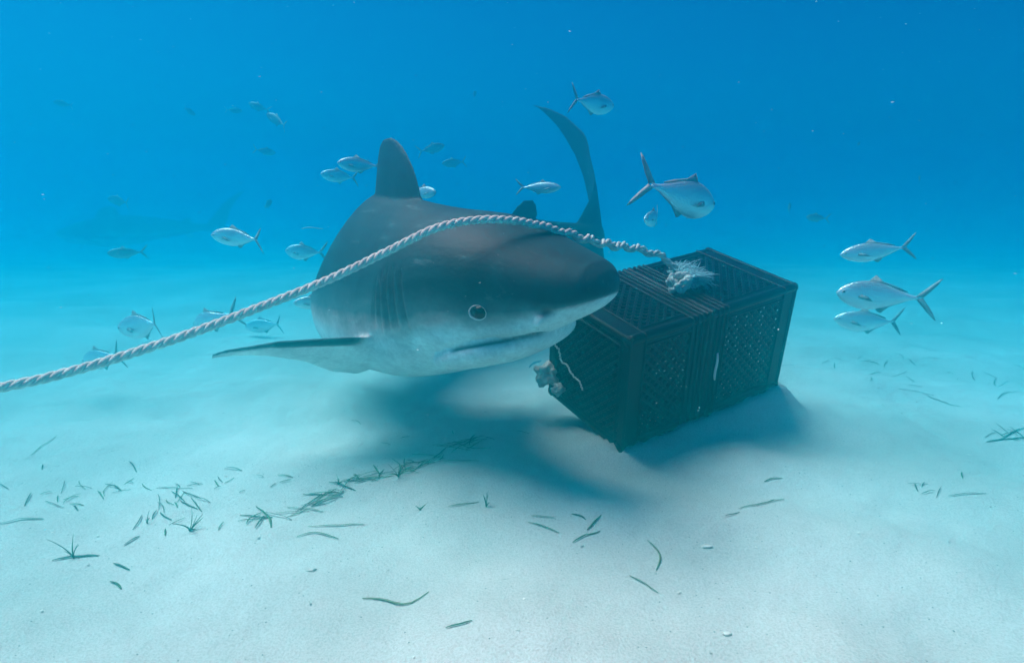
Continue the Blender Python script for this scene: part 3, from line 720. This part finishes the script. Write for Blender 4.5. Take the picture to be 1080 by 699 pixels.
# centre px, centre py, distance, length m, heading yaw (0 = right, 180 = left, positive turns away from the camera), pitch up, roll, depth factor, label
FISH = [
 (627, 109, 2.25, .205, 38, -4, 8, .95, 'silver fish heading right above the tip of the shark tail'),
 (724, 207, 1.85, .280, 36, -15, 4, 1.05, 'largest silver fish with wide forked tail above the far crate'),
 (690, 230, 2.6, .20, 235, -2, 0, .9, 'small silver fish facing the camera just above the rope near the crate'),
 (570, 198, 2.7, .185, -14, 0, 0, .72, 'slim silver fish swimming right between the dorsal fin and the shark tail'),
 (378, 174, 2.5, .17, 205, 4, 0, .9, 'bright silver fish touching the left edge of the dorsal fin'),
 (357, 186, 3.0, .17, 200, 6, 0, .95, 'dim fish just below and left of the bright one by the dorsal fin'),
 (446, 203, 2.6, .15, -35, 0, 0, .9, 'small silver fish half hidden behind the right edge of the dorsal fin'),
 (250, 250, 2.2, .205, 170, 2, -8, .85, 'bright white silver fish swimming left, midway between left edge and shark'),
 (320, 266, 2.9, .175, 178, 3, 0, 1.1, 'dim deep bodied fish just left of the shark flank above the rope'),
 (132, 267, 3.2, .17, 195, 0, 0, .85, 'pale fish in front of the faint far shark'),
 (149, 343, 2.05, .22, 160, -12, -6, 1.0, 'silver fish nosing down left above the rope with its forked tail raised'),
 (222, 338, 2.2, .21, 148, -16, -6, .95, 'silver fish turned away above the rope, second from the left edge row'),
 (106, 378, 2.1, .20, 155, -14, -6, .95, 'silver fish nearest the left edge, just above the rope'),
 (278, 343, 3.0, .20, 172, -8, 0, .9, 'dim fish half hidden behind the rope left of the shark'),
 (331, 319, 2.3, .15, 195, 0, 0, .85, 'bright small fish between the rope and the shark flank'),
 (922, 265, 2.05, .215, 172, -8, 0, .78, 'uppermost of the three silver fish right of the crate'),
 (926, 311, 1.85, .245, 176, 2, 0, .95, 'middle and longest of the three silver fish right of the crate'),
 (914, 339, 2.2, .22, 168, 2, 0, .9, 'lowest and dimmest of the three silver fish right of the crate'),
 (861, 230, 3.8, .14, 190, 4, 0, .9, 'tiny dark fish in open water above the right end of the crate'),
 (832, 219, 4.4, .14, 60, 8, 0, 1.1, 'tiny dim fish left of another dark one, above the far crate'),
 (456, 157, 4.0, .17, 20, 14, 0, .95, 'dim fish shadowy in open water right of the dorsal fin'),
 (478, 172, 4.3, .16, 190, -5, 0, .95, 'faint fish just below and right of the shadowy one beside the dorsal fin'),
 (292, 127, 3.9, .20, 150, 24, 0, .8, 'faint dark fish climbing in open water at the upper left of the shark'),
 (272, 113, 4.4, .17, 160, 18, 0, .8, 'fainter fish ahead of the climbing one in the upper left water'),
 (280, 160, 4.4, .14, 30, -10, 0, .9, 'faint small fish in blue water left of the dorsal fin'),
 (200, 118, 4.4, .11, 70, -20, 0, .9, 'very small faint fish in the upper left water'),
 (125, 212, 4.6, .20, 165, 10, 0, .9, 'faint fish over the back of the far shark'),
 (247, 117, 4.8, .12, 20, 0, 0, .9, 'tiny faint fish left of the climbing pair'),
 (66, 110, 4.8, .13, 200, 12, 0, .9, 'tiny faint fish nearest the upper left corner'),
 (282, 216, 4.2, .13, 80, 20, 0, .9, 'faint small fish above the bright white fish tail'),
 (970, 189, 4.6, .09, 70, 30, 0, .9, 'tiny dark fish alone in the water at the far right'),
 (500, 100, 4.9, .12, 75, 20, 0, .9, 'tiny faint fish high above the shark back'),
 (906, 152, 5.0, .09, 60, 10, 0, .9, 'tiny faint fish high in the water at the upper right'),
]
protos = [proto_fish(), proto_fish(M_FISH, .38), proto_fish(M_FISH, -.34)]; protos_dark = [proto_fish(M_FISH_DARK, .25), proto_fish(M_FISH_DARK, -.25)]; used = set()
for i, (px, py, d, ln, yaw, pit, rol, dep, lb) in enumerate(FISH):
    src = protos_dark[i % 2] if d > 3.15 else protos[i % 3]  # fish farther off get the darker skin copy
    o = copy_tree(src) if src.name in used else src; used.add(src.name)
    o.location = at(px, py, d)
    o.rotation_euler = (Matrix.Rotation(R(yaw), 4, 'Z') @ Matrix.Rotation(R(-pit), 4, 'Y') @ Matrix.Rotation(R(rol), 4, 'X')).to_euler()
    o.scale = (ln * .92, ln * .95, ln * dep * 1.02)
    tag(o, lb, 'fish', 'silver fish round the shark')

# ------------------------------------------------------------------ loose seagrass on the sand
ORD = 'first second third fourth fifth sixth seventh eighth ninth tenth eleventh twelfth thirteenth fourteenth fifteenth sixteenth seventeenth eighteenth nineteenth twentieth'.split()
def ordinal(k):
    if k < 20: return ORD[k]
    t, u = divmod(k + 1, 10); tens = {2: 'twent', 3: 'thirt', 4: 'fort', 5: 'fift', 6: 'sixt'}[t]
    return tens + 'ieth' if u == 0 else tens + 'y-' + ORD[u - 1]
def relabel(items):
    for k, (x, o, base) in enumerate(sorted(items, key=lambda q: q[0])): o['label'] = base + ', ' + ordinal(k) + ' from its left end'
def blade(px0, py0, px1, py1, w=.006, bow=.0, mi=0, lift=.004, curl=0., label=None, group=None, name='seagrass_scrap'):
    a, b = ground(px0, py0), ground(px1, py1); d = b - a; L = max(d.length, .005); side = Vector((-d.y, d.x, 0)).normalized()
    n = 9; pts = []; c = (a + b) / 2
    for k in range(n):
        t = k / (n - 1); p = a + d * t + side * (bow * L * math.sin(math.pi * t) + curl * L * math.sin(2 * math.pi * t))
        p.z = seabed(p.x, p.y) + .0016 + .35 * lift * math.sin(math.pi * (t * .9 + .1)) ; pts.append(p - c)
    bm = bmesh.new(); ph = (px0 * 7 + py0) % 6.28; w *= .5
    strip(bm, pts, [w * min(1, .45 + 2.2 * min(k, n - 1 - k) / (n - 1)) for k in range(n)], .0007, lambda i: Vector((.3 * math.sin(ph + i * .35), .3 * math.cos(ph), 1)).normalized())
    o = from_bm(name, bm, M_BLADE[mi]); o.location = c
    tag(o, label, 'seagrass', group); return o
BIG = [
 (382, 632, 452, 625, .008, -.16, 2, .10, 'long olive seagrass blade curved in a shallow S on pale sand, bottom centre left'),
 (470, 663, 498, 655, .006, 0, 0, 0, 'short speckled green blade at the bottom edge, right of the S curved blade'),
 (664, 608, 694, 626, .007, .05, 2, 0, 'straight olive seagrass blade lying alone at the lower centre right'),
 (683, 571, 692, 602, .007, .15, 2, 0, 'bent olive seagrass blade standing out alone above the straight lower one'),
 (780, 537, 827, 527, .008, 0, 0, 0, 'pale streaked long blade alone on sand below the crate right side'),
 (765, 545, 780, 541, .005, 0, 1, 0, 'thin short scrap at the left end of the long pale blade below the crate'),
 (806, 509, 825, 505, .006, .08, 0, 0, 'small green blade on sand above the long pale blade below the crate'),
 (1000, 524, 1040, 521, .006, .06, 1, 0, 'dark thin blade lying flat at the right among the small tuft'),
 (604, 573, 633, 561, .007, .05, 0, 0, 'green blade lowest of the small cluster left of the bent olive blade'),
 (619, 560, 634, 544, .007, 0, 0, 0, 'short dark green blade slanting up in the small cluster at centre'),
 (603, 543, 618, 549, .007, .1, 1, 0, 'dark curled scrap at the top of the small centre cluster'),
 (557, 552, 590, 563, .006, .05, 0, 0, 'long thin green blade at the left of the small centre cluster'),
 (560, 545, 584, 547, .008, .06, 2, 0, 'pale green flat blade at the upper left of the small centre cluster'),
 (313, 567, 357, 569, .007, .14, 0, .03, 'green blade bowed downward below the drift line, left of centre'),
 (325, 556, 384, 554, .007, -.03, 2, 0, 'straight olive blade below the drift line just above the bowed one'),
 (0, 553, 46, 548, .011, 0, 1, 0, 'dark broad blade lying at the left edge of the photo'),
 (55, 592, 104, 587, .010, .06, 1, 0, 'dark broad blade beneath an upright tuft at the left'),
 (131, 576, 147, 566, .007, 0, 1, 0, 'short dark blade slanting up, right of the upright left tuft'),
 (120, 595, 137, 602, .007, 0, 1, 0, 'short dark blade slanting down below the left tuft'),
 (116, 614, 128, 622, .009, .1, 0, 0, 'small green scrap below the dark slanting pair at the left'),
 (165, 516, 203, 516, .008, 0, 1, 0, 'dark straight blade at the upper left of the drift line'),
 (33, 481, 59, 461, .005, 0, 2, 0, 'thin pale straw on the bluish sand at the far left'),
 (948, 411, 985, 418, .006, .05, 1, 0, 'long dark blade on distant sand right of the crate'),
 (978, 418, 1014, 430, .006, -.08, 1, 0, 'dark blade trailing right from the long one beyond the crate'),
 (1040, 467, 1080, 462, .010, .06, 1, 0, 'dark bowed blade under the tuft at the right edge'),
 (1056, 463, 1080, 452, .008, .0, 1, 0, 'dark blade slanting up in the tuft at the right edge'),
 (490, 470, 513, 464, .006, .05, 1, 0, 'dark blade at the right end of the drift line under the shark'),
 (468, 487, 505, 487, .006, .02, 0, 0, 'thin green blade right of the drift line below the shark belly'),
 (473, 535, 505, 530, .006, 0, 2, 0, 'thin olive blade left of the upright green pair at centre'),
 (270, 535, 286, 557, .010, .08, 0, 0, 'broad green blade pointing down at the left of the drift line'),
]
for x0, y0, x1, y1, w, bw, mi, cu, lb in BIG: blade(x0, y0, x1, y1, w, bw, mi, .004, cu, lb, 'loose seagrass on the sand')
rnd = random.Random(11)
# the drift line: short pieces lying end to end and across each other
DR = [(262, 548), (283, 548), (300, 544), (318, 536), (335, 528), (352, 521), (365, 511), (384, 505), (398, 502), (412, 497), (422, 492), (436, 497), (448, 489), (463, 478), (478, 473), (495, 468), (508, 464)]
items = []
for k in range(60):
    i = rnd.randrange(len(DR) - 1); t = rnd.random(); x = DR[i][0] * (1 - t) + DR[i + 1][0] * t + rnd.gauss(0, 5); y = DR[i][1] * (1 - t) + DR[i + 1][1] * t + rnd.gauss(0, 3.0)
    an = rnd.gauss(-.42, .45); ln = rnd.uniform(7, 22)
    o = blade(x - ln * math.cos(an), y - ln * .6 * math.sin(an), x + ln * math.cos(an), y + ln * .6 * math.sin(an), rnd.uniform(.0045, .008), rnd.gauss(0, .08), rnd.choice((0, 0, 1, 1, 2)), rnd.uniform(.002, .014), 0,
          'short dark seagrass piece tangled in the slanting drift line below the shark', 'seagrass pieces in the drift line')
    items.append((x, o, 'short seagrass piece in the drift line below the shark'))
relabel(items)
def scatter(cx, cy, sx, sy, num, lo, hi, label, group, asp=.5, mis=(0, 1, 1)):
    items = []
    for k in range(num):
        x, y = rnd.gauss(cx, sx), rnd.gauss(cy, sy); an = rnd.uniform(0, math.pi); ln = rnd.uniform(lo, hi)
        o = blade(x - ln * math.cos(an), y - ln * asp * math.sin(an), x + ln * math.cos(an), y + ln * asp * math.sin(an), rnd.uniform(.003, .0065), rnd.gauss(0, .05), rnd.choice(mis), rnd.uniform(.002, .012), 0, label, group); items.append((x, o, label))
    relabel(items)
scatter(205, 535, 38, 17, 22, 3, 11, 'small seagrass scrap in the loose left patch', 'seagrass scraps in the left patch', .9)
scatter(230, 512, 60, 9, 16, 3, 10, 'small seagrass scrap above the loose left patch', 'seagrass scraps above the left patch')
scatter(70, 525, 40, 14, 15, 3, 12, 'small dark seagrass scrap by the left edge', 'seagrass scraps near the left edge', .8)
scatter(985, 512, 16, 5, 6, 5, 11, 'small seagrass scrap in the right hand clump', 'seagrass scraps at the right')
scatter(930, 385, 45, 9, 16, 4, 11, 'tiny dark seagrass scrap beyond the crate', 'seagrass scraps beyond the crate')
scatter(1045, 400, 25, 12, 9, 4, 10, 'tiny dark seagrass scrap far right', 'seagrass scraps at the far right')
scatter(1066, 457, 10, 4, 8, 5, 11, 'dark seagrass piece in the right edge heap', 'seagrass heaped at the right edge', .9, (1, 1))
scatter(440, 470, 60, 12, 9, 3, 8, 'tiny seagrass scrap under the shark', 'seagrass scraps under the shark')
# standing tufts: thin leaves rising from the sand
def tuft(px, py, n, h, spread, label, w=.006, lean=0.):
    g = ground(px, py); root = empty('seagrass_tuft', g); tag(root, label, 'seagrass', 'small seagrass tufts')
    for k in range(n):
        a = rnd.uniform(0, 6.28); hh = .7 * h * rnd.uniform(.4, 1.1); sp_ = spread * rnd.uniform(.3, 1.1)
        pts = [Vector((math.cos(a) * sp_ * t ** 1.5 + lean * t, math.sin(a) * sp_ * t ** 1.5, hh * t * (1 - .15 * t))) for t in [j / 6 for j in range(7)]]
        bm = bmesh.new(); strip(bm, pts, [.6 * w * (1 - .75 * (j / 6) ** 2) for j in range(7)], .0005, Vector((math.sin(a), -math.cos(a), .2)).normalized())
        from_bm('leaf', bm, M_BLADE[rnd.choice((0, 1))], root)
tuft(357, 511, 6, .035, .02, 'short fanned seagrass tuft at the middle of the drift line')
tuft(420, 503, 8, .05, .045, 'dark bushy seagrass tuft in the drift line below the shark belly')
tuft(513, 535, 5, .055, .02, 'upright crossed pair of green leaves on sand below the shark mouth')
tuft(200, 560, 8, .065, .055, 'loose upright seagrass tuft left of the drift line', .006, .02)
tuft(78, 589, 6, .075, .03, 'thin upright seagrass tuft on the sand at the left', .004, -.01)
tuft(443, 538, 4, .025, .02, 'tiny seagrass tuft left of the upright crossed leaves')
tuft(155, 552, 3, .03, .02, 'very small seagrass sprig on the left sand')

# ------------------------------------------------------------------ shell grit on the sand, specks adrift in the water
bm = bmesh.new()
def chip(bm, p, r, rr):
    vs = [bm.verts.new(Vector(p) + Vector((rr.gauss(0, 1) * r, rr.gauss(0, 1) * r, abs(rr.gauss(0, .5)) * r + (r * .4 if k else 0)))) for k in range(4)]
    for f in ((0, 1, 2), (0, 2, 3), (0, 3, 1), (1, 3, 2)): bm.faces.new([vs[i] for i in f])
for k in range(900):
    x = rnd.uniform(-1.2, 1.6); y = rnd.uniform(.75, 3.0); chip(bm, (x, y, seabed(x, y)), rnd.choice((.0008, .0012, .0016, .0016, .0028)), rnd)
tag(from_bm('shell_grit', bm, M_SHELL, sm=False), kind='stuff')
for px, py, r, sd_, lb in ((745, 577, .007, 2, 'small flat pinkish shell fragment on pale sand below the crate'), (328, 602, .006, 5, 'small pale pebble on the sand below the bowed green blade'), (767, 669, .005, 9, 'tiny pale shell bit at the bottom edge right of centre')):
    g = ground(px, py); tag(lump('shell_fragment', g + Vector((0, 0, r * .25)), r, sd_, M_SHELL, (1.5, .8, .3), 2), lb, 'shell', 'shell fragments')
bm = bmesh.new()
for k in range(1500):
    d = rnd.uniform(.45, 3.2); p = at(rnd.uniform(-30, 1110), rnd.uniform(-20, 560), d)
    if p.z < seabed(p.x, p.y) + .02 or p.z > 1.2: continue
    chip(bm, p, rnd.choice((.0004, .0005, .0007, .0011)) * (.6 + .4 * d), rnd)
tag(from_bm('drifting_specks', bm, M_SPECK, sm=False), kind='stuff')
for pa, pb, d, w, lb in (((558, 388), (571, 379), 1.42, .0022, 'small white scrap adrift in front of the crate below the shark jaw'), ((318, 242), (341, 240.5), 1.9, .0016, 'thin pale thread adrift left of the shark back')):
    bm = bmesh.new(); a_, b_ = at(*pa, d), at(*pb, d + .02); tube(bm, [a_ + (b_ - a_) * t + Vector((0, 0, .003 * math.sin(t * 5))) for t in [k / 8 for k in range(9)]], [w * .4, w, w * .8, w * 1.1, w, w * .7, w, w * .8, w * .4], 6)
    tag(from_bm('drifting_scrap', bm, M_SPECK), lb, 'scrap')
